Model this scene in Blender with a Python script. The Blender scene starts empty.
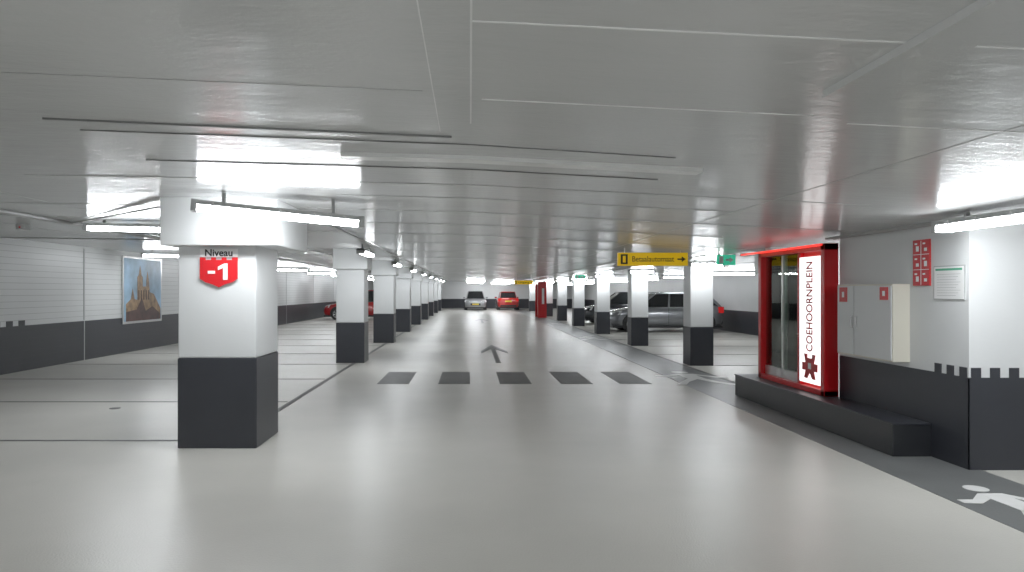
import bpy, math, random
from mathutils import Vector, Matrix
random.seed(3)
S = bpy.context.scene
COL = S.collection
S.view_settings.view_transform = 'Standard'
S.view_settings.look = 'None'
S.view_settings.exposure = 0.0
S.view_settings.gamma = 1.15
CH = 1.55      # camera height

# ---------------------------------------------------------------- materials
def mat(name, color, rough=0.5, metal=0.0, emit=None, es=0.0, noise=None, bump=None, coat=0.0, spec=0.5):
    m = bpy.data.materials.new(name); m.use_nodes = True
    nt = m.node_tree; b = nt.nodes['Principled BSDF']
    b.inputs['Base Color'].default_value = (*color, 1)
    b.inputs['Roughness'].default_value = rough
    b.inputs['Metallic'].default_value = metal
    b.inputs['Specular IOR Level'].default_value = spec
    b.inputs['Coat Weight'].default_value = coat
    b.inputs['Coat Roughness'].default_value = 0.08
    if emit:
        b.inputs['Emission Color'].default_value = (*emit, 1)
        b.inputs['Emission Strength'].default_value = es
    tc = nt.nodes.new('ShaderNodeTexCoord')
    if noise:
        sc, amt = noise
        n = nt.nodes.new('ShaderNodeTexNoise'); n.inputs['Scale'].default_value = sc
        n.inputs['Detail'].default_value = 5
        nt.links.new(tc.outputs['Object'], n.inputs['Vector'])
        r = nt.nodes.new('ShaderNodeValToRGB')
        r.color_ramp.elements[0].position = 0.3; r.color_ramp.elements[1].position = 0.7
        r.color_ramp.elements[0].color = (*[c*(1-amt) for c in color], 1)
        r.color_ramp.elements[1].color = (*[min(1, c*(1+amt)) for c in color], 1)
        nt.links.new(n.outputs['Fac'], r.inputs['Fac'])
        nt.links.new(r.outputs['Color'], b.inputs['Base Color'])
    if bump:
        prev = None
        for sc, st, dist, scale3 in bump:
            n = nt.nodes.new('ShaderNodeTexNoise'); n.inputs['Scale'].default_value = sc
            n.inputs['Detail'].default_value = 3
            mp = nt.nodes.new('ShaderNodeMapping'); mp.inputs['Scale'].default_value = scale3
            nt.links.new(tc.outputs['Object'], mp.inputs['Vector'])
            nt.links.new(mp.outputs['Vector'], n.inputs['Vector'])
            bp = nt.nodes.new('ShaderNodeBump'); bp.inputs['Strength'].default_value = st
            bp.inputs['Distance'].default_value = dist
            nt.links.new(n.outputs['Fac'], bp.inputs['Height'])
            if prev: nt.links.new(prev.outputs['Normal'], bp.inputs['Normal'])
            prev = bp
        nt.links.new(prev.outputs['Normal'], b.inputs['Normal'])
    return m

M_floor = mat('floor_coating', (0.61, 0.595, 0.55), 0.27, noise=(0.9, 0.04), bump=[(70, 0.5, 0.004, (1,1,1)), (1.3, 0.2, 0.02, (1,1,1))], spec=0.5)
M_band = mat('walkway_coating', (0.14, 0.145, 0.145), 0.36, noise=(2.0, 0.10), bump=[(60, 0.3, 0.004, (1,1,1))], spec=0.4)
M_line = mat('floor_line_paint', (0.10, 0.10, 0.10), 0.5, noise=(3, 0.1), spec=0.2)
M_white_line = mat('floor_white_paint', (0.75, 0.75, 0.74), 0.4, noise=(8, 0.05))
M_ceil = mat('ceiling_paint', (0.555, 0.56, 0.555), 0.18, noise=(0.6, 0.04), bump=[(0.9, 0.4, 0.03, (0.6, 1.6, 1)), (9, 0.45, 0.005, (0.5, 1.6, 1)), (40, 0.3, 0.003, (0.7, 1.3, 1))], spec=0.4)
M_seam = mat('ceiling_seam_paint', (0.36, 0.36, 0.36), 0.4, noise=(6, 0.1))
M_seamd = mat('ceiling_seam_dark', (0.19, 0.19, 0.19), 0.4, noise=(6, 0.1))
M_seaml = mat('ceiling_seam_light', (0.80, 0.80, 0.79), 0.25, noise=(6, 0.04))
M_wall = mat('wall_white_paint', (0.68, 0.695, 0.70), 0.42, noise=(1.0, 0.03), bump=[(14, 0.2, 0.004, (1,1,3))])
M_dark = mat('dark_grey_paint', (0.027, 0.029, 0.036), 0.40, noise=(1.5, 0.08), bump=[(40, 0.15, 0.003, (1,1,1))], spec=0.4)
M_darkp = mat('plinth_dark_paint', (0.016, 0.017, 0.020), 0.35, noise=(2, 0.1))
M_red = mat('red_lacquer', (0.58, 0.006, 0.010), 0.3, noise=(2, 0.05))
M_redglow = mat('red_led', (0.7, 0.02, 0.02), 0.3, emit=(1, 0.03, 0.02), es=1.2)
M_redsign = mat('red_sign_print', (0.58, 0.005, 0.010), 0.4, noise=(3, 0.03))
M_white = mat('white_print', (0.85, 0.85, 0.85), 0.4, noise=(4, 0.02))
M_lightbox = mat('lightbox_panel', (0.7, 0.7, 0.7), 0.3, emit=(1, 0.98, 0.98), es=1.3, noise=(4, 0.01))
M_yellow = mat('yellow_sign', (0.80, 0.50, 0.006), 0.4, emit=(1, 0.62, 0.005), es=0.25, noise=(4, 0.03))
M_green = mat('green_sign', (0.02, 0.4, 0.25), 0.4, emit=(0.05, 0.7, 0.4), es=0.4, noise=(4, 0.03))
M_greenp = mat('green_print', (0.05, 0.35, 0.2), 0.4, noise=(4, 0.03))
M_black = mat('black_print', (0.01, 0.01, 0.01), 0.4, noise=(4, 0.1))
M_lamp = mat('lamp_diffuser', (1, 1, 1), 0.4, emit=(0.93, 0.97, 1.0), es=47)
M_body = mat('lamp_housing', (0.40, 0.41, 0.41), 0.4, noise=(5, 0.03))
M_conduit = mat('conduit_grey', (0.36, 0.36, 0.36), 0.4, noise=(5, 0.05))
M_joint = mat('wall_joint', (0.42, 0.43, 0.43), 0.5, noise=(5, 0.05))
M_cab = mat('cabinet_cream', (0.70, 0.67, 0.57), 0.35, noise=(2, 0.03))
M_alu = mat('aluminium', (0.6, 0.6, 0.6), 0.3, metal=0.8, noise=(5, 0.05))
M_glass = bpy.data.materials.new('door_glass'); M_glass.use_nodes = True
nt = M_glass.node_tree; nt.nodes.clear()
o = nt.nodes.new('ShaderNodeOutputMaterial'); mx = nt.nodes.new('ShaderNodeMixShader')
t = nt.nodes.new('ShaderNodeBsdfTransparent'); t.inputs[0].default_value = (0.74, 0.82, 0.78, 1)
g = nt.nodes.new('ShaderNodeBsdfGlossy'); g.inputs['Roughness'].default_value = 0.02; g.inputs['Color'].default_value = (0.8, 0.85, 0.8, 1)
fr = nt.nodes.new('ShaderNodeFresnel'); fr.inputs[0].default_value = 1.6
nt.links.new(fr.outputs[0], mx.inputs[0]); nt.links.new(t.outputs[0], mx.inputs[1]); nt.links.new(g.outputs[0], mx.inputs[2])
nt.links.new(mx.outputs[0], o.inputs[0])
M_cglass = mat('car_glass', (0.012, 0.014, 0.016), 0.05, noise=(2, 0.1), coat=0.5)
M_tire = mat('tyre_rubber', (0.015, 0.015, 0.015), 0.7, noise=(10, 0.1))
M_rim = mat('rim_alloy', (0.55, 0.55, 0.57), 0.25, metal=0.8, noise=(5, 0.05))
M_plastic = mat('black_plastic', (0.02, 0.02, 0.022), 0.5, noise=(10, 0.1))
M_head = mat('headlight_glass', (0.8, 0.82, 0.85), 0.1, noise=(5, 0.1), coat=1)
M_tail = mat('taillight', (0.5, 0.01, 0.01), 0.15, noise=(5, 0.1), emit=(1, 0.02, 0.02), es=0.2)
M_plate = mat('plate_yellow', (0.8, 0.6, 0.05), 0.4, noise=(5, 0.05))
M_sky = mat('poster_sky', (0.26, 0.42, 0.58), 0.4, noise=(1.5, 0.4))
M_stone = mat('poster_stone', (0.27, 0.17, 0.09), 0.5, noise=(6, 0.5))
M_brick = mat('poster_dark_red', (0.06, 0.025, 0.02), 0.5, noise=(5, 0.5))  # dark red parts of the castle print

# ---------------------------------------------------------------- helpers
class B:
    """accumulates geometry into one mesh object"""
    def __init__(s): s.v = []; s.f = []; s.m = []; s.mats = []; s.sm = []
    def mi(s, m):
        if m not in s.mats: s.mats.append(m)
        return s.mats.index(m)
    def add(s, vs, fs, m, T=None, smooth=False):
        o = len(s.v); k = s.mi(m)
        for p in vs:
            p = Vector(p)
            s.v.append(T @ p if T else p)
        for f in fs:
            s.f.append([o+i for i in f]); s.m.append(k); s.sm.append(smooth)
    def box(s, x0, x1, y0, y1, z0, z1, m, T=None):
        vs = [(x0,y0,z0),(x1,y0,z0),(x1,y1,z0),(x0,y1,z0),(x0,y0,z1),(x1,y0,z1),(x1,y1,z1),(x0,y1,z1)]
        s.add(vs, [(0,3,2,1),(4,5,6,7),(0,1,5,4),(1,2,6,5),(2,3,7,6),(3,0,4,7)], m, T)
    def cyl(s, a, b, r, m, n=12, r2=None, smooth=True):
        a = Vector(a); b = Vector(b); d = (b-a).normalized(); r2 = r if r2 is None else r2
        u = d.orthogonal().normalized(); w = d.cross(u)
        vs = []
        for i in range(n):
            t = 2*math.pi*i/n; vs.append(a+(u*math.cos(t)+w*math.sin(t))*r)
        for i in range(n):
            t = 2*math.pi*i/n; vs.append(b+(u*math.cos(t)+w*math.sin(t))*r2)
        s.add(vs, [(i, (i+1) % n, n+(i+1) % n, n+i) for i in range(n)], m, None, smooth)
        s.add(vs[:n], [tuple(range(n))[::-1]], m); s.add(vs[n:], [tuple(range(n))], m)
    def prism(s, pts, h0, h1, m, T=None):
        n = len(pts)
        vs = [(p[0], p[1], h0) for p in pts]+[(p[0], p[1], h1) for p in pts]
        s.add(vs, [tuple(range(n))[::-1], tuple(range(n, 2*n))]+[(i, (i+1) % n, n+(i+1) % n, n+i) for i in range(n)], m, T)
    def obj(s, name, parent=None, bevel=0, T=None):
        me = bpy.data.meshes.new(name); me.from_pydata([tuple(p) for p in s.v], [], s.f)
        for m in s.mats: me.materials.append(m)
        for p, k, sm in zip(me.polygons, s.m, s.sm): p.material_index = k; p.use_smooth = sm
        me.update()
        ob = bpy.data.objects.new(name, me); COL.objects.link(ob)
        if T: ob.matrix_world = T
        if parent: ob.parent = parent
        if bevel:
            bv = ob.modifiers.new('bevel', 'BEVEL'); bv.width = bevel; bv.segments = 2; bv.limit_method = 'ANGLE'
        return ob

def empty(name, loc=(0,0,0), rot=0):
    e = bpy.data.objects.new(name, None); COL.objects.link(e); e.location = loc; e.rotation_euler[2] = rot
    e.empty_display_size = 0.2
    return e
def text(name, body, size, M, m, parent=None, bold=0.0, ax='CENTER', wid=None):
    c = bpy.data.curves.new(name, 'FONT'); c.body = body; c.size = size; c.align_x = ax; c.align_y = 'CENTER'
    c.extrude = 0.001; c.offset = bold
    c.materials.append(m)
    ob = bpy.data.objects.new(name, c); COL.objects.link(ob)
    if wid:
        bpy.context.view_layer.update()
        M = M @ Matrix.Diagonal((wid/max(ob.dimensions.x, 1e-4), 1, 1, 1))
    if parent:
        ob.parent = parent; ob.matrix_parent_inverse = Matrix.Identity(4)
        M = Matrix.Translation(-parent.location) @ M
    ob.matrix_basis = M
    return ob
R = Matrix.Rotation
def faceS(x, y, z): return Matrix.Translation((x, y, z)) @ R(math.pi/2, 4, 'X')          # facing -Y
def faceW(x, y, z): return Matrix.Translation((x, y, z)) @ R(-math.pi/2, 4, 'Z') @ R(math.pi/2, 4, 'X')  # facing -X

PROF = [(-9.2, 1.00), (-2.5, 0.90), (0, 0.84), (4.4, 0.62), (10.4, 0.62)]
def cz(x):
    for (a, za), (b, zb) in zip(PROF, PROF[1:]):
        if x <= b:
            t = max(0, (x-a)/(b-a)); return CH+za+(zb-za)*t
    return CH+PROF[-1][1]

XL, XR, YB, YF = -8.67, 10.0, -9.0, 62.5
# ---------------------------------------------------------------- shell
b = B(); b.box(XL-0.2, XR+0.2, YB-0.2, YF+0.2, -0.2, 0, M_floor); b.obj('floor')
b = B()
for (xa, za), (xb, zb) in zip(PROF, PROF[1:]):
    y0, y1 = YB-0.2, YF+0.2
    vs = [(xa,y0,CH+za),(xb,y0,CH+zb),(xb,y1,CH+zb),(xa,y1,CH+za),(xa,y0,CH+za+.3),(xb,y0,CH+zb+.3),(xb,y1,CH+zb+.3),(xa,y1,CH+za+.3)]
    b.add(vs, [(0,3,2,1),(4,5,6,7),(0,1,5,4),(2,3,7,6)], M_ceil)
b.obj('ceiling')
def wall(name, x0, x1, y0, y1, z1=None):
    b = B(); b.box(x0, x1, y0, y1, 0, z1 or 2.6, M_wall); return b.obj(name)
# left wall with joints between blocks
b = B(); b.box(XL-0.2, XL, YB, YF, 0, 2.6, M_wall)
for yj in (9.5, 12.7, 15.7, 21.5, 27.3, 33, 38.7, 44.4, 50, 55.8):
    b.box(XL, XL+0.010, yj, yj+0.045, 0.9, 2.5, M_joint)
zz = [0.98+0.12*i for i in range(13)]
for z in zz:
    b.box(XL, XL+0.004, YB, YF, z, z+0.008, M_joint)
b.obj('wall_left')
wall('wall_right', XR, XR+0.2, 10.0, YF)
wall('wall_far', XL, XR, YF, YF+0.2)
wall('wall_back', XL, XR, YB-0.2, YB)
wall('wall_right_rear', XR, XR+0.2, YB, 6.3)

def merlons_y(b, x0, x1, y0, y1, z, step=0.2, w=0.1, h=0.1):
    y = y0
    while y < y1-w+1e-6:
        b.box(x0, x1, y, y+w, z, z+h, M_dark); y += step
b = B(); b.box(XL, XL+0.012, YB, YF, 0, 0.88, M_dark)
merlons_y(b, XL, XL+0.012, 12.0, 13.8, 0.88, 0.36, 0.18, 0.10)
for yj in (12.7, 15.7, 21.5, 27.3, 33):
    b.box(XL+0.012, XL+0.016, yj, yj+0.03, 0, 0.88, M_joint)
for z in (.14, .26, .38, .5, .62, .74):
    b.box(XL+0.012, XL+0.014, YB, YF, z, z+0.006, M_darkp)
b.obj('baseboard_left')
b = B(); b.box(XR-0.012, XR, 10.4, YF, 0, 0.82, M_dark); merlons_y(b, XR-0.012, XR, 16, 17.6, .82, .36, .18); b.obj('baseboard_right')
b = B(); b.box(XL+.02, XR-.02, YF-0.012, YF, 0, 0.85, M_dark)
b.obj('baseboard_far')

# right-hand lobby block ------------------------------------------------
WX = 4.32; WY = 6.06
b = B(); b.box(WX, WX+0.18, WY, 8.18, 0, cz(WX), M_wall); b.box(WX+.0, WX+.18, 10.06, 10.24, 0, cz(WX), M_wall)
b.obj('wall_right_lobby_side')
b = B(); b.box(WX+0.18, XR+.2, WY, WY+0.18, 0, cz(5), M_wall)
b.obj('wall_right_lobby_front')
b = B(); b.box(WX+0.18, XR, 10.06, 10.24, 0, cz(5), M_wall)
b.obj('wall_right_lobby_rear')
wall('wall_lobby_inner', 6.6, 6.75, WY+.18, 10.06, cz(6))
b = B()
b.box(WX-0.008, WX, WY-0.008, 8.17, 0, 0.80, M_dark)
merlons_y(b, WX-0.008, WX, WY+0.02, 6.56, 0.80, 0.165, 0.09, 0.085)
b.obj('baseboard_lobby_side')
b = B()
b.box(WX-0.008, XR, WY-0.008, WY, 0, 0.80, M_dark)
for x in (4.335, 4.50, 4.665):
    b.box(x, x+0.085, WY-0.008, WY, 0.80, 0.885, M_dark)
b.obj('baseboard_lobby_front')

# ---------------------------------------------------------------- ceiling seams & battens
def seam(name, x0, x1, y0, y1, w, d, m):
    """strip following the ceiling, cross-wise (y const) or along y"""
    b = B()
    n = 6
    xs = sorted(set([x0+(x1-x0)*i/n for i in range(n+1)]+[p[0] for p in PROF if x0 < p[0] < x1]))
    if x1-x0 > 0.5:
        for a, c in zip(xs, xs[1:]):
            ya = y0+(y1-y0)*(a-x0)/(x1-x0); yc = y0+(y1-y0)*(c-x0)/(x1-x0)
            za, zc = cz(a), cz(c)
            vs = [(a,ya,za-d),(c,yc,zc-d),(c,yc+w,zc-d),(a,ya+w,za-d),(a,ya,za+.01),(c,yc,zc+.01),(c,yc+w,zc+.01),(a,ya+w,za+.01)]
            b.add(vs, [(0,3,2,1),(4,5,6,7),(0,1,5,4),(1,2,6,5),(2,3,7,6),(3,0,4,7)], m)
    else:
        za, zc = cz(x0), cz(x0+w)
        vs = [(x0,y0,za-d),(x0+w,y0,zc-d),(x1+w,y1,zc-d),(x1,y1,za-d),(x0,y0,za+.01),(x0+w,y0,zc+.01),(x1+w,y1,zc+.01),(x1,y1,za+.01)]
        b.add(vs, [(0,3,2,1),(4,5,6,7),(0,1,5,4),(1,2,6,5),(2,3,7,6),(3,0,4,7)], m)
    return b.obj(name)
k = 0
def sm(*a):
    global k; k += 1; seam('trim_%d' % k, *a)
sm(0.0, 0.0, -2, 3.5, 0.007, 0.003, M_seaml)
sm(-0.145, -0.16, -2, 3.7, 0.005, 0.002, M_seaml)
sm(0.0, 4.2, 2.17, 2.17, 0.009, 0.003, M_seaml)
sm(0.05, 1.5, 3.05, 3.05, 0.008, 0.003, M_seaml)
sm(-3.0, -0.2, 2.75, 2.95, 0.006, 0.002, M_seam)
sm(-2.2, -0.1, 3.60, 3.80, 0.018, 0.010, M_seamd)
sm(-2.15, 1.2, 3.86, 4.08, 0.012, 0.006, M_seamd)
sm(-0.8, 1.45, 4.32, 4.36, 0.13, 0.025, M_seaml)
sm(-2.2, 1.3, 4.75, 4.85, 0.014, 0.006, M_seamd)
sm(1.7, 6, 3.15, 3.15, 0.010, 0.003, M_seaml)
sm(1.34, 1.36, 1.2, 2.7, 0.17, 0.028, M_ceil)
for i, y in enumerate((1.4, 5.5, 6.3, 7.4, 8.8, 10.5, 12.4, 15, 18, 22, 27, 33, 40)):
    x0 = (-8.6, -3.5, -1.2, -6)[i % 4]
    sm(x0, 9.9 if y > 10.3 else 4.0-(i % 3)*.8, y, y+.05, 0.011+y*0.0007, 0.003, M_seam)
for x in (-4.4, -6.6, 2.4):
    sm(x, x, -2, 60, 0.007, 0.002, M_seam)
sm(-3.6, -3.6, 9, 60, 0.16, 0.03, M_ceil)
sm(3.3, 3.3, 13, 60, 0.16, 0.03, M_ceil)

# ---------------------------------------------------------------- columns
def column(x0, x1, y0, y1, base, cap=None):
    b = B()
    xc = (x0+x1)/2
    b.box(x0-.006, x1+.006, y0-.006, y1+.006, 0, base, M_dark)
    b.box(x0, x1, y0, y1, base, cz(xc)+0.02 if not cap else cap[4]+.02, M_wall)
    if cap:
        b.box(cap[0], cap[1], cap[2], cap[3], cap[4], cz(xc)+0.015, M_wall)
    return b.obj('concrete_column', bevel=0.012)
column(-2.874, -2.106, 6.89, 7.67, 0.89, (-2.99, -1.86, 6.74, 8.0, 1.99))
LY = [15.07, 20.9, 26.5, 32.2, 37.9, 43.6, 49.3, 55.0]
for y in LY: column(-2.88, -2.28, y, y+0.62, 0.87, (-2.94, -2.20, y-.07, y+.7, 2.02))
RY = [14.5, 19.8, 25.2, 30.8, 36.4, 42.6, 48.2, 53.8]
for y in RY: column(4.57, 5.04, y, y+0.5, 0.80)
column(-2.88, -2.1, -3, -2.2, .89)

# ---------------------------------------------------------------- floor markings
b = B()
b.box(3.55, 4.42, YB, 60, 0, 0.003, M_band); b.obj('walkway_strip_floor')
b = B()
b.box(-2.53, -2.45, 7.7, 60, 0.0, 0.003, M_line)
ys = [7.23, 9.77]+[12.3+2.5*i for i in range(18)]
for y in ys: b.box(XL+.02, -2.55 if y > 8 else -2.9, y, y+0.04+0.001*y, 0.0, 0.003, M_line)
for i in range(19):
    y = 12.0+2.55*i
    b.box(4.42, XR-.02, y, y+0.06, 0.0, 0.003, M_line)
b.box(4.42, 4.50, 10.4, 60, 0.0, 0.003, M_line)
b.obj('parking_bay_lines_floor')
b = B(); b.cyl((-4.69, 9.25, 0), (-4.69, 9.25, .004), .07, M_line, 16); b.obj('drain_cover_floor')
b = B()
for x in (-1.55, -0.53, 0.50, 1.52, 2.50): b.box(x, x+0.53, 11.67, 13.4, 0, 0.004, M_line)
b.obj('pedestrian_crossing_floor')
for y in (0, 18.9, 36):
    b = B()
    b.prism([(u, v+y) for u, v in [(0.56,15.1),(0.67,15.1),(0.67,18.7),(0.95,17.4),(0.95,18.0),(0.615,20.1),(0.28,18.0),(0.28,17.4),(0.56,18.7)]], 0, 0.004, M_line)
    b.obj('direction_arrow_floor')
def pict(cx, cy, sc):
    b = B()
    def P(pts): b.prism([(cx+u*sc, cy+v*sc) for u, v in pts], 0.003, 0.006, M_white_line)
    P([(math.cos(i*math.pi/8)*.09, 1.0+math.sin(i*math.pi/8)*.09) for i in range(16)])
    P([(-.09,.86),(.10,.86),(.10,.42),(-.08,.42)])
    P([(-.08,.44),(.03,.44),(-.14,.20),(-.24,-.03),(-.34,-.03),(-.22,.20)])
    P([(.0,.44),(.10,.44),(.16,.20),(.30,-.03),(.18,-.03),(.07,.18)])
    P([(-.09,.86),(-.09,.72),(-.24,.60),(-.36,.62),(-.36,.70),(-.24,.70)])
    P([(.10,.86),(.10,.74),(.24,.52),(.36,.50),(.36,.58),(.27,.62)])
    b.obj('pedestrian_pictogram_floor')
pict(3.96, 4.5, 0.98); pict(3.98, 11.6, 1.7); pict(3.98, 22, 1.7); pict(3.98, 32, 1.7)

# ---------------------------------------------------------------- fixtures
def fixture(a, c):
    a = Vector(a); c = Vector(c); L = (c-a).length
    x = (c-a).normalized(); y = Vector((0,0,1)).cross(x).normalized(); z = x.cross(y)
    T = Matrix.Translation(a) @ Matrix((x, y, z)).transposed().to_4x4()
    b = B()
    b.box(0, L, -0.078, 0.078, 0.022, 0.062, M_body, T)
    b.box(0, 0.05, -0.08, 0.08, -0.038, 0.065, M_body, T)
    b.box(L-0.05, L, -0.08, 0.08, -0.038, 0.065, M_body, T)
    sec = [(-.062,.022), (-.050,-.032), (.050,-.032), (.062,.022)]
    n = len(sec)
    vs = [(0.05, p, q) for p, q in sec]+[(L-0.05, p, q) for p, q in sec]
    b.add(vs, [(i, i+1, n+i+1, n+i) for i in range(n-1)], M_lamp, T)
    for t in (0.18, 0.82):
        p = a+(c-a)*t
        b.box(p.x-.015, p.x+.015, p.y-.015, p.y+.015, p.z+.05, cz(p.x+.02)-.002, M_body)
    for t in (0.12, 0.3, 0.5, 0.7, 0.88):
        b.box(L*t-.008, L*t+.008, -.083, .083, 0.005, .05, M_alu, T)
    b.obj('fluorescent_light_fixture')
H = CH
fixture((-2.50, 6.28, H+.755), (-1.03, 6.72, H+.645))
fixture((-5.05, 9.2, H+.83), (-3.7, 9.25, H+.80))
fixture((4.0, 4.2, H+.53), (4.0, 5.95, H+.53))
for i, y in enumerate(LY):
    fixture((-2.06, y-1.9, H+.74), (-2.06, y-.5, H+.74))
    fixture((-7.9, y+1.8, H+.86), (-6.5, y+1.8, H+.84))
for i, y in enumerate(RY):
    fixture((4.38, y-.45, H+.53), (5.1, y-.45, H+.53))
    fixture((7.4, y+1.8, H+.53), (8.8, y+1.8, H+.53))
for x in (-.3, 1.8):
    for y in (50, 56, 60.5): fixture((x, y, cz(x)-.1), (x+1.4, y, cz(x+1.4)-.1))
# unseen fixtures added behind and beside the photographer as fill light
for y in (-5, 1.0): fixture((-2.06, y-1.4, H+.74), (-2.06, y, H+.74))
for y in (-6, -1.0): fixture((4.0, y, H+.53), (4.0, y+1.4, H+.53))
for y in (-3, 3.0): fixture((-7.2, y, H+.85), (-5.8, y, H+.83))
for y in (-5.5, -1.2): fixture((.3, y, cz(.3)-.1), (1.7, y, cz(1.7)-.1))
fixture((7, 3, H+.53), (8.4, 3, H+.53))
fixture((5.0, 8.9, H+.53), (6.2, 8.9, H+.53))  # lobby lamp behind the glass door

# conduits
def conduit(pts, r=0.012):
    b = B()
    for p, q in zip(pts, pts[1:]): b.cyl(p, q, r, M_conduit, 8)
    b.obj('ceiling_conduit')
conduit([(-5.35, 2, cz(-5.35)-.03), (-5.35, 58, cz(-5.35)-.03)], 0.022)
conduit([(-5.48, 2, cz(-5.48)-.03), (-5.48, 58, cz(-5.48)-.03)], 0.012)
conduit([(-5.35, 9.4, cz(-5.35)-.03), (-3.02, 7.1, cz(-3)-.03)])
conduit([(-8.6, 12.5, cz(-8.6)-.03), (-5.5, 12.5, cz(-5.5)-.03)])
conduit([(4.12, -2, cz(4.12)-.03), (4.12, 8.1, cz(4.12)-.03)], 0.014)
conduit([(4.20, -2, cz(4.20)-.03), (4.20, 8.1, cz(4.20)-.03)], 0.010)
conduit([(4.02, 12, cz(4.02)-.03), (4.02, 58, cz(4.02)-.03)], 0.014)
conduit([(-1.8, 8.2, cz(-1.8)-.03), (-1.8, 58, cz(-1.8)-.03)], 0.014)
b = B(); b.box(-6.46, -6.34, 9.95, 10.1, cz(-6.4)-.08, cz(-6.4)-.002, M_body); b.cyl((-6.4,9.95,cz(-6.4)-.05),(-6.4,9.94,cz(-6.4)-.05),.012,M_redsign); b.obj('smoke_sensor_box')

# ---------------------------------------------------------------- level sign on column
e = empty('level_sign', (-2.465, 6.875, 1.75))
b = B(); x0, x1 = -0.185, 0.185
pts = [(x0, -.08), (-.13,-.115), (-.06,-.135), (0,-.165), (.06,-.135), (.13,-.115), (x1,-.08)]
T = R(math.pi/2, 4, 'X')
m = [(x1,.13),(.13,.13),(.13,.105),(.075,.105),(.075,.13),(.028,.13),(.028,.105),(-.028,.105),(-.028,.13),(-.075,.13),(-.075,.105),(-.13,.105),(-.13,.13),(x0,.13)]
b.prism(pts+m, 0, 0.01, M_redsign, T); b.obj('shield', e)
b = B(); b.box(-.185, .185, -.006, 0.0, .135, .215, M_white); b.obj('caption_plate', e)
text('caption_text', 'Niveau', 0.095, faceS(-2.465, 6.866, 1.922), M_black, e, wid=.27, bold=.002)
b = B()   # bold "-1"
b.box(-.105, -.035, -.016, -.0101, -.030, -.002, M_white)
T1 = R(math.pi/2, 4, 'X')
b.prism([(.045,-.09),(.088,-.09),(.088,.07),(.055,.07),(-.005,.038),(-.005,.005),(.045,.028)], .0101, .016, M_white, T1)
b.obj('level_number', e)

# ---------------------------------------------------------------- kiosk / portal
b = B(); b.box(3.95, WX-.009, 6.54, 10.43, 0.0, 0.30, M_darkp)
b.box(3.94, WX-.009, 6.53, 10.44, 0.30, 0.315, M_dark); b.obj('plinth_bench', bevel=0.006)
e = empty('entrance_portal', (4.2, 9.1, 0.315))
def pb(name, x0, x1, y0, y1, z0, z1, m, bev=0.004):
    b = B(); b.box(x0-4.2, x1-4.2, y0-9.1, y1-9.1, z0-.315, z1-.315, m); return b.obj(name, e, bev)
PZ = 2.11
pb('post_near', 4.14, 4.31, 8.185, 8.27, .315, PZ, M_red)
pb('post_mid', 4.17, 4.31, 8.85, 8.92, .315, PZ, M_red)
pb('post_far', 4.14, 4.31, 9.97, 10.055, .315, PZ, M_red)
pb('header', 4.14, 4.31, 8.185, 10.055, 2.03, PZ, M_red)
pb('sill', 4.14, 4.31, 8.185, 10.055, .315, .38, M_red)
pb('led_strip', 4.10, 4.14, 8.22, 10.6, 2.085, 2.105, M_redglow, 0)
pb('lightbox', 4.16, 4.22, 8.29, 8.84, .42, 1.97, M_lightbox)
pb('backing', 4.22, 4.30, 8.27, 8.85, .38, 2.03, M_red)
pb('glass_door', 4.22, 4.23, 8.92, 9.97, .38, 2.03, M_glass, 0)
pb('door_mullion', 4.205, 4.25, 9.41, 9.45, .38, 2.03, M_alu)
pb('door_rail', 4.205, 4.25, 8.92, 9.97, .38, .50, M_alu)
pb('door_handle', 4.17, 4.19, 9.36, 9.38, 1.0, 1.5, M_alu)
text('station_name', 'COEHOORNPLEIN', 0.22, faceW(4.156, 8.565, 1.36) @ R(math.pi/2, 4, 'Z'), M_redsign, e, bold=0.004, wid=1.10)
b = B()
T = Matrix.Translation((-4.2, -9.1, -.315)) @ faceW(4.159, 8.565, 0.62) @ Matrix.Scale(1.2, 4)
b.prism([(-.16,-.04),(-.09,-.04),(-.12,-.12),(-.05,-.12),(0,-.06),(.05,-.12),(.12,-.12),(.09,-.04),(.16,-.04),(.16,.04),(.09,.04),(.12,.13),(.05,.13),(.05,.09),(-.05,.09),(-.05,.13),(-.12,.13),(-.09,.04),(-.16,.04)], 0, .004, M_redsign, T)
b.prism([(-.03,-.02),(.03,-.02),(.03,.04),(-.03,.04)], .004, .006, M_white, T)
b.obj('emblem', e)
# second distant portal
e = empty('entrance_portal', (4.2, 40.4, 0))
b = B()
b.box(-.28, .22, 0, .12, 0, 2.08, M_red); b.box(-.28, .22, 1.6, 1.72, 0, 2.08, M_red); b.box(-.28, .22, .12, 1.6, 1.95, 2.08, M_red); b.box(-.18, .12, .12, 1.6, .1, 1.95, M_redsign)
b.box(-.05, .08, -.012, 0, .8, 1.7, M_white)
b.obj('frame', e)

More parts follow.
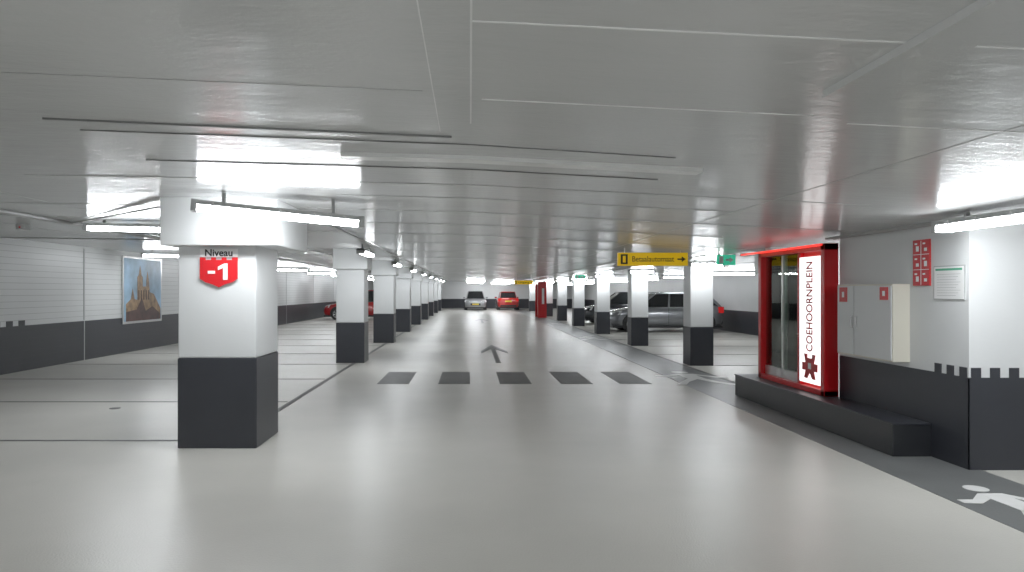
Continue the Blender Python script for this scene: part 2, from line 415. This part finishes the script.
# fire cabinet
e = empty('fire_hose_cabinet', (4.23, 7.38, 0.85))
def cb(name, x0, x1, y0, y1, z0, z1, m, bev=0.003):
    b = B(); b.box(x0-4.23, x1-4.23, y0-7.38, y1-7.38, z0-.85, z1-.85, m); return b.obj(name, e, bev)
cb('body', 4.15, WX-.001, 6.87, 7.9, .85, 1.62, M_cab)
cb('door_a', 4.14, 4.15, 6.885, 7.545, .865, 1.605, M_wall)
cb('door_b', 4.14, 4.15, 7.56, 7.885, .865, 1.605, M_wall)
cb('handle_a', 4.125, 4.14, 7.49, 7.52, 1.15, 1.28, M_alu)
cb('handle_b', 4.125, 4.14, 7.58, 7.61, 1.15, 1.28, M_alu)
cb('hose_label', 4.136, 4.14, 6.93, 7.07, 1.46, 1.59, M_redsign, 0)
cb('extinguisher_label', 4.136, 4.14, 7.68, 7.84, 1.43, 1.59, M_redsign, 0)
cb('label_icon_a', 4.133, 4.136, 6.98, 7.02, 1.50, 1.55, M_white, 0)
cb('label_icon_b', 4.133, 4.136, 7.74, 7.78, 1.48, 1.54, M_white, 0)
# fire pictogram sign
b = B(); b.box(WX-.012, WX, 6.56, 6.81, 1.60, 2.04, M_redsign)
for i in range(2):
    for j in range(3):
        yy = 6.58+i*.12; zz = 1.62+j*.145
        b.box(WX-.014, WX-.012, yy+.02, yy+.06, zz+.02, zz+.050+.02*((i+j) % 2), M_white)
        b.box(WX-.014, WX-.012, yy+.045, yy+.08, zz+.085, zz+.10, M_white)
    b.box(WX-.014, WX-.012, 6.57, 6.80, 1.752+i*.145, 1.757+i*.145, M_white)
b.box(WX-.014, WX-.012, 6.684, 6.689, 1.61, 2.03, M_white)
b.obj('fire_equipment_sign')
b = B(); b.box(WX-.008, WX, 6.10, 6.51, 1.47, 1.78, M_joint); b.box(WX-.01, WX-.008, 6.11, 6.50, 1.48, 1.77, M_white); b.box(WX-.012, WX-.01, 6.13, 6.48, 1.735, 1.755, M_greenp)
for i in range(9):
    b.box(WX-.012, WX-.01, 6.15+(i % 3)*.03, 6.46, 1.70-i*.024, 1.703-i*.024, M_joint)
b.obj('notice_board')

# hanging signs
def hanging(name, x0, x1, y, z0, z1, m, txt, icon=True):
    e = empty(name, ((x0+x1)/2, y, z0))
    w = (x1-x0)/2; h = z1-z0
    b = B(); b.box(-w, w, 0, .05, 0, h, m)
    for s in (-.8, .8):
        xx = w*s; b.box(xx-.008, xx+.008, .02, .035, h, cz((x0+x1)/2+xx)-z0-.002, M_alu)
    if icon:
        b.box(-w*.92, -w*.72, -.004, 0, h*.12, h*.88, M_black); b.box(-w*.86, -w*.78, -.006, -.004, h*.25, h*.75, m)
        b.prism([(w*.70,h*.44),(w*.82,h*.44),(w*.82,h*.28),(w*.94,h*.5),(w*.82,h*.72),(w*.82,h*.56),(w*.70,h*.56)], 0, .004, M_black, R(math.pi/2, 4, 'X'))
    else:
        b.prism([(w*-.1,h*.40),(w*.35,h*.40),(w*.35,h*.2),(w*.8,h*.5),(w*.35,h*.8),(w*.35,h*.6),(w*-.1,h*.6)], 0, .004, M_white, R(math.pi/2, 4, 'X'))
        b.box(-w*.8, -w*.35, -.004, 0, h*.15, h*.85, M_white)
    b.obj('panel', e)
    if icon: text('lettering', txt, h*.6, faceS((x0+x1)/2, y-.003, z0+h*.5), M_black, e, bold=.001, wid=w*1.2)
hanging('payment_direction_sign', 2.43, 3.58, 11.5, 1.965, 2.18, M_yellow, 'Betaalautomaat')
hanging('emergency_exit_sign', 4.10, 4.40, 11.6, 1.98, 2.15, M_green, '->', False)
hanging('payment_direction_sign', 1.9, 2.7, 30, 1.83, 2.0, M_yellow, 'Uitgang')
hanging('emergency_exit_sign', 3.6, 3.95, 24, 1.95, 2.1, M_green, '->', False)

# ---------------------------------------------------------------- poster
e = empty('framed_castle_poster', (XL+.02, 18.5, 0.72))
T = R(math.pi/2, 4, 'Z') @ R(math.pi/2, 4, 'X')
W, Hh = 2.2, 1.72
b = B(); b.box(-W/2, W/2, 0, Hh, 0.0, .02, M_alu, T); b.obj('frame', e, .004)
b = B(); b.box(-W/2+.06, W/2-.06, .06, Hh-.06, .02, .024, M_sky, T)
b.prism([(-.95,.06),(-.95,.5),(-.7,.62),(-.6,.9),(-.5,.62),(-.35,.6),(-.35,1.2),(-.28,1.24),(-.2,1.5),(-.12,1.24),(-.05,1.2),(-.05,.95),(.15,.95),(.15,1.1),(.22,1.35),(.3,1.1),(.35,.8),(.6,.75),(1.0,.35),(1.0,.06)], .024, .028, M_stone, T)
b.prism([(-.95,.06),(-.95,.3),(-.4,.35),(-.1,.65),(.1,.3),(.5,.42),(1.0,.2),(1.0,.06)], .028, .031, M_brick, T)
for i in range(5):
    b.box(-.3+i*.14, -.25+i*.14, .6, .85, .028, .032, M_brick, T)
b.obj('print', e)

# ---------------------------------------------------------------- cars
def car(name, loc, rot, color, L=4.1, W=1.75, Ht=1.47, metal=0.5):
    paint = mat(name+'_paint', color, 0.28, metal=metal, noise=(2, 0.03), coat=1.0)
    e = empty(name, loc, rot)
    w = W/2; h = L/2
    st = [(h, .32, .58, w*.62), (h-.10, .22, .72, w*.82), (h-.35, .20, .80, w*.95), (h-.8, .20, .89, w), (h-1.15, .20, .95, w),
          (0, .20, .96, w), (-h+.9, .20, .99, w), (-h+.35, .22, 1.0, w*.97), (-h+.08, .25, .98, w*.88), (-h, .32, .85, w*.74)]
    def ring(x, zb, zt, ww):
        d = zt-zb
        half = [(ww*.86, zb), (ww*.98, zb+d*.15), (ww, zb+d*.45), (ww*.985, zb+d*.72), (ww*.93, zb+d*.93), (ww*.82, zt)]
        return [(x, y, z) for y, z in half]+[(x, 0, zt+.025)]+[(x, -y, z) for y, z in half[::-1]]
    vs = []; n = 13
    for s in st: vs += ring(*s)
    fs = []
    for i in range(len(st)-1):
        for j in range(n):
            a = i*n+j; bb = i*n+(j+1) % n; fs.append((a, bb, bb+n, a+n))
    fs.append(tuple(range(n))[::-1]); fs.append(tuple(range((len(st)-1)*n, len(st)*n)))
    b = B(); b.add(vs, fs, paint, None, True); ob = b.obj('hull', e)
    zb = .95; zr = Ht
    bx = [h-1.0, h-1.75, -h+.75, -h+.12]
    gw, rw = w*.88, w*.68
    rx0, rx1 = bx[1], bx[2]-.15
    b = B()
    bot = [(bx[0], gw*.9), (bx[1]+.2, gw), (bx[2], gw), (bx[3], gw*.86)]
    top = [(rx0, rw*.93), (rx0-.3, rw), (rx1+.3, rw), (rx1, rw*.92)]
    vs = [(x, y, zb) for x, y in bot]+[(x, y, zr-.04) for x, y in top]+[(x, -y, zb) for x, y in bot]+[(x, -y, zr-.04) for x, y in top]
    fs = [(0,1,5,4),(1,2,6,5),(2,3,7,6),(8,12,13,9),(9,13,14,10),(10,14,15,11),(0,4,12,8),(3,11,15,7)]
    b.add(vs, fs, M_cglass); b.obj('windows', e)
    b = B()
    rt = [(rx0+.02, rw*.95), (rx0-.3, rw*1.01), (rx1+.3, rw*1.01), (rx1-.1, rw*.94)]
    P1 = [(x, y) for x, y in rt]+[(x, -y) for x, y in rt[::-1]]
    n = len(P1)
    vs = [(x, y, zr-.05) for x, y in P1]+[(x*.97, y*.92, zr) for x, y in P1]+[(-.3*.5, 0, zr+.02)]
    b.add(vs, [(i, (i+1) % n, n+(i+1) % n, n+i) for i in range(n)]+[(n+i, n+(i+1) % n, 2*n) for i in range(n)]+[tuple(range(n))[::-1]], paint, None, True)
    for sgn in (1, -1):
        def pil(p, q, wd):
            p = Vector((p[0], p[1]*sgn, zb-.03)); q = Vector((q[0], q[1]*sgn, zr-.03))
            o = Vector((0, .012*sgn, 0)); t = Vector((wd, 0, 0))
            vs = [p-t-o, p+t-o, q+t*.8-o, q-t*.8-o, p-t+o, p+t+o, q+t*.8+o, q-t*.8+o]
            b.add(vs, [(0,3,2,1),(4,5,6,7),(0,1,5,4),(1,2,6,5),(2,3,7,6),(3,0,4,7)], paint)
        pil(bot[0], top[0], .045); pil(bot[3], top[3], .12)
        mid = (-.05, gw); mt = (-.12, rw); pil(mid, mt, .04)
        pil((-h+1.0, gw), (-h+1.0, rw), .035)
    b.obj('roof_and_pillars', e)
    for i, (x, s) in enumerate([(h-.78, 1), (h-.78, -1), (-h+.72, 1), (-h+.72, -1)]):
        b = B(); r = .31
        b.cyl((x, s*(w-.20), .36), (x, s*(w+.006), .34), .375, M_plastic, 28)
        b.cyl((x, s*(w-.22), r), (x, s*(w+.012), r), r, M_tire, 28)
        b.cyl((x, s*(w+.012), r), (x, s*(w+.016), r), r*.68, M_plastic, 24)
        for j in range(7):
            t = j*2*math.pi/7
            T = Matrix.Translation((x, s*(w+.02), r)) @ R(t, 4, 'Y')
            b.box(-.02, .02, -.006, .006, 0, r*.66, M_rim, T)
        b.cyl((x, s*(w+.014), r), (x, s*(w+.03), r), r*.16, M_rim, 12)
        for j in range(24):
            t0 = j*2*math.pi/24; t1 = (j+1)*2*math.pi/24; q = s*(w+.022)
            vs = [(x+math.cos(a)*rr, q, r+math.sin(a)*rr) for rr in (r*.62, r*.70) for a in (t0, t1)]
            b.add(vs, [(0,1,3,2)], M_rim)
        b.obj('wheel_%d' % (i+1), e)
    b = B()
    for s in (1, -1):
        b.add([(h-.10,s*w*.50,.60),(h-.10,s*w*.50,.74),(h-.42,s*w*.93,.82),(h-.33,s*w*.975,.66),(h-.06,s*w*.52,.60),(h-.06,s*w*.50,.715),(h-.40,s*w*.955,.81),(h-.30,s*w*.99,.66)],
              [(4,5,6,7),(0,1,5,4),(1,2,6,5),(2,3,7,6),(3,0,4,7)], M_head)
        b.box(-h+.01, -h+.2, min(s*w*.62, s*w*.93), max(s*w*.62, s*w*.93), .72, .95, M_tail)
        b.box(h-1.22, h-1.08, min(s*w*.93, s*w*1.13), max(s*w*.93, s*w*1.13), .93, 1.06, paint)
    b.box(h-.06, h+.015, -w*.45, w*.45, .38, .55, M_plastic)
    b.box(h-.02, h+.025, -.26, .26, .42, .53, M_plate)
    b.box(-h-.02, -h+.05, -.26, .26, .66, .77, M_plate)
    b.box(-h-.012, -h+.1, -w*.72, w*.72, .28, .42, M_plastic)
    b.box(-h+.06, h-.06, -w*.93, w*.93, .16, .24, M_plastic)
    for s in (1, -1):
        for x in (-.02, h-1.05, -h+1.05): b.box(x-.006, x+.006, min(s*w*.99, s*w*1.002), max(s*w*.99, s*w*1.002), .3, .9, M_plastic)
    b.obj('lamps_and_trim', e)
    return e
P = math.pi
car('silver_hatchback', (7.45, 27.2, 0), P, (0.26, 0.27, 0.29), L=4.25, W=1.78, Ht=1.48, metal=.5)
car('black_sedan', (7.5, 33.6, 0), P, (0.02, 0.022, 0.028), L=4.3, W=1.8, Ht=1.5, metal=.3)
car('grey_car', (0.45, 58.6, 0), -P/2, (0.30, 0.31, 0.32), L=4.0, W=1.8, Ht=1.55, metal=.2)
car('red_hatchback', (3.1, 58.6, 0), P/2, (0.5, 0.010, 0.008), L=4.0, W=1.78, Ht=1.5, metal=.1)
car('red_compact_car', (-5.95, 38.6, 0), P, (0.42, 0.008, 0.012), L=4.0, W=1.72, Ht=1.6, metal=.1)
car('dark_grey_car', (-6.1, 46.2, 0), 0, (0.05, 0.052, 0.06), L=4.1, W=1.75, Ht=1.5, metal=.3)

# ---------------------------------------------------------------- world & camera
w = bpy.data.worlds.new('world'); S.world = w; w.use_nodes = True
w.node_tree.nodes['Background'].inputs[0].default_value = (0.6, 0.62, 0.65, 1)
w.node_tree.nodes['Background'].inputs[1].default_value = 0.3
cam = bpy.data.cameras.new('camera'); co = bpy.data.objects.new('camera', cam); COL.objects.link(co)
co.location = (0, 0, CH); co.rotation_euler = (math.pi/2, 0, 0)
cam.sensor_width = 36; cam.lens = 36*700/1024
cam.shift_x = 42/1024; cam.shift_y = 5/1024
cam.clip_end = 200
S.camera = co
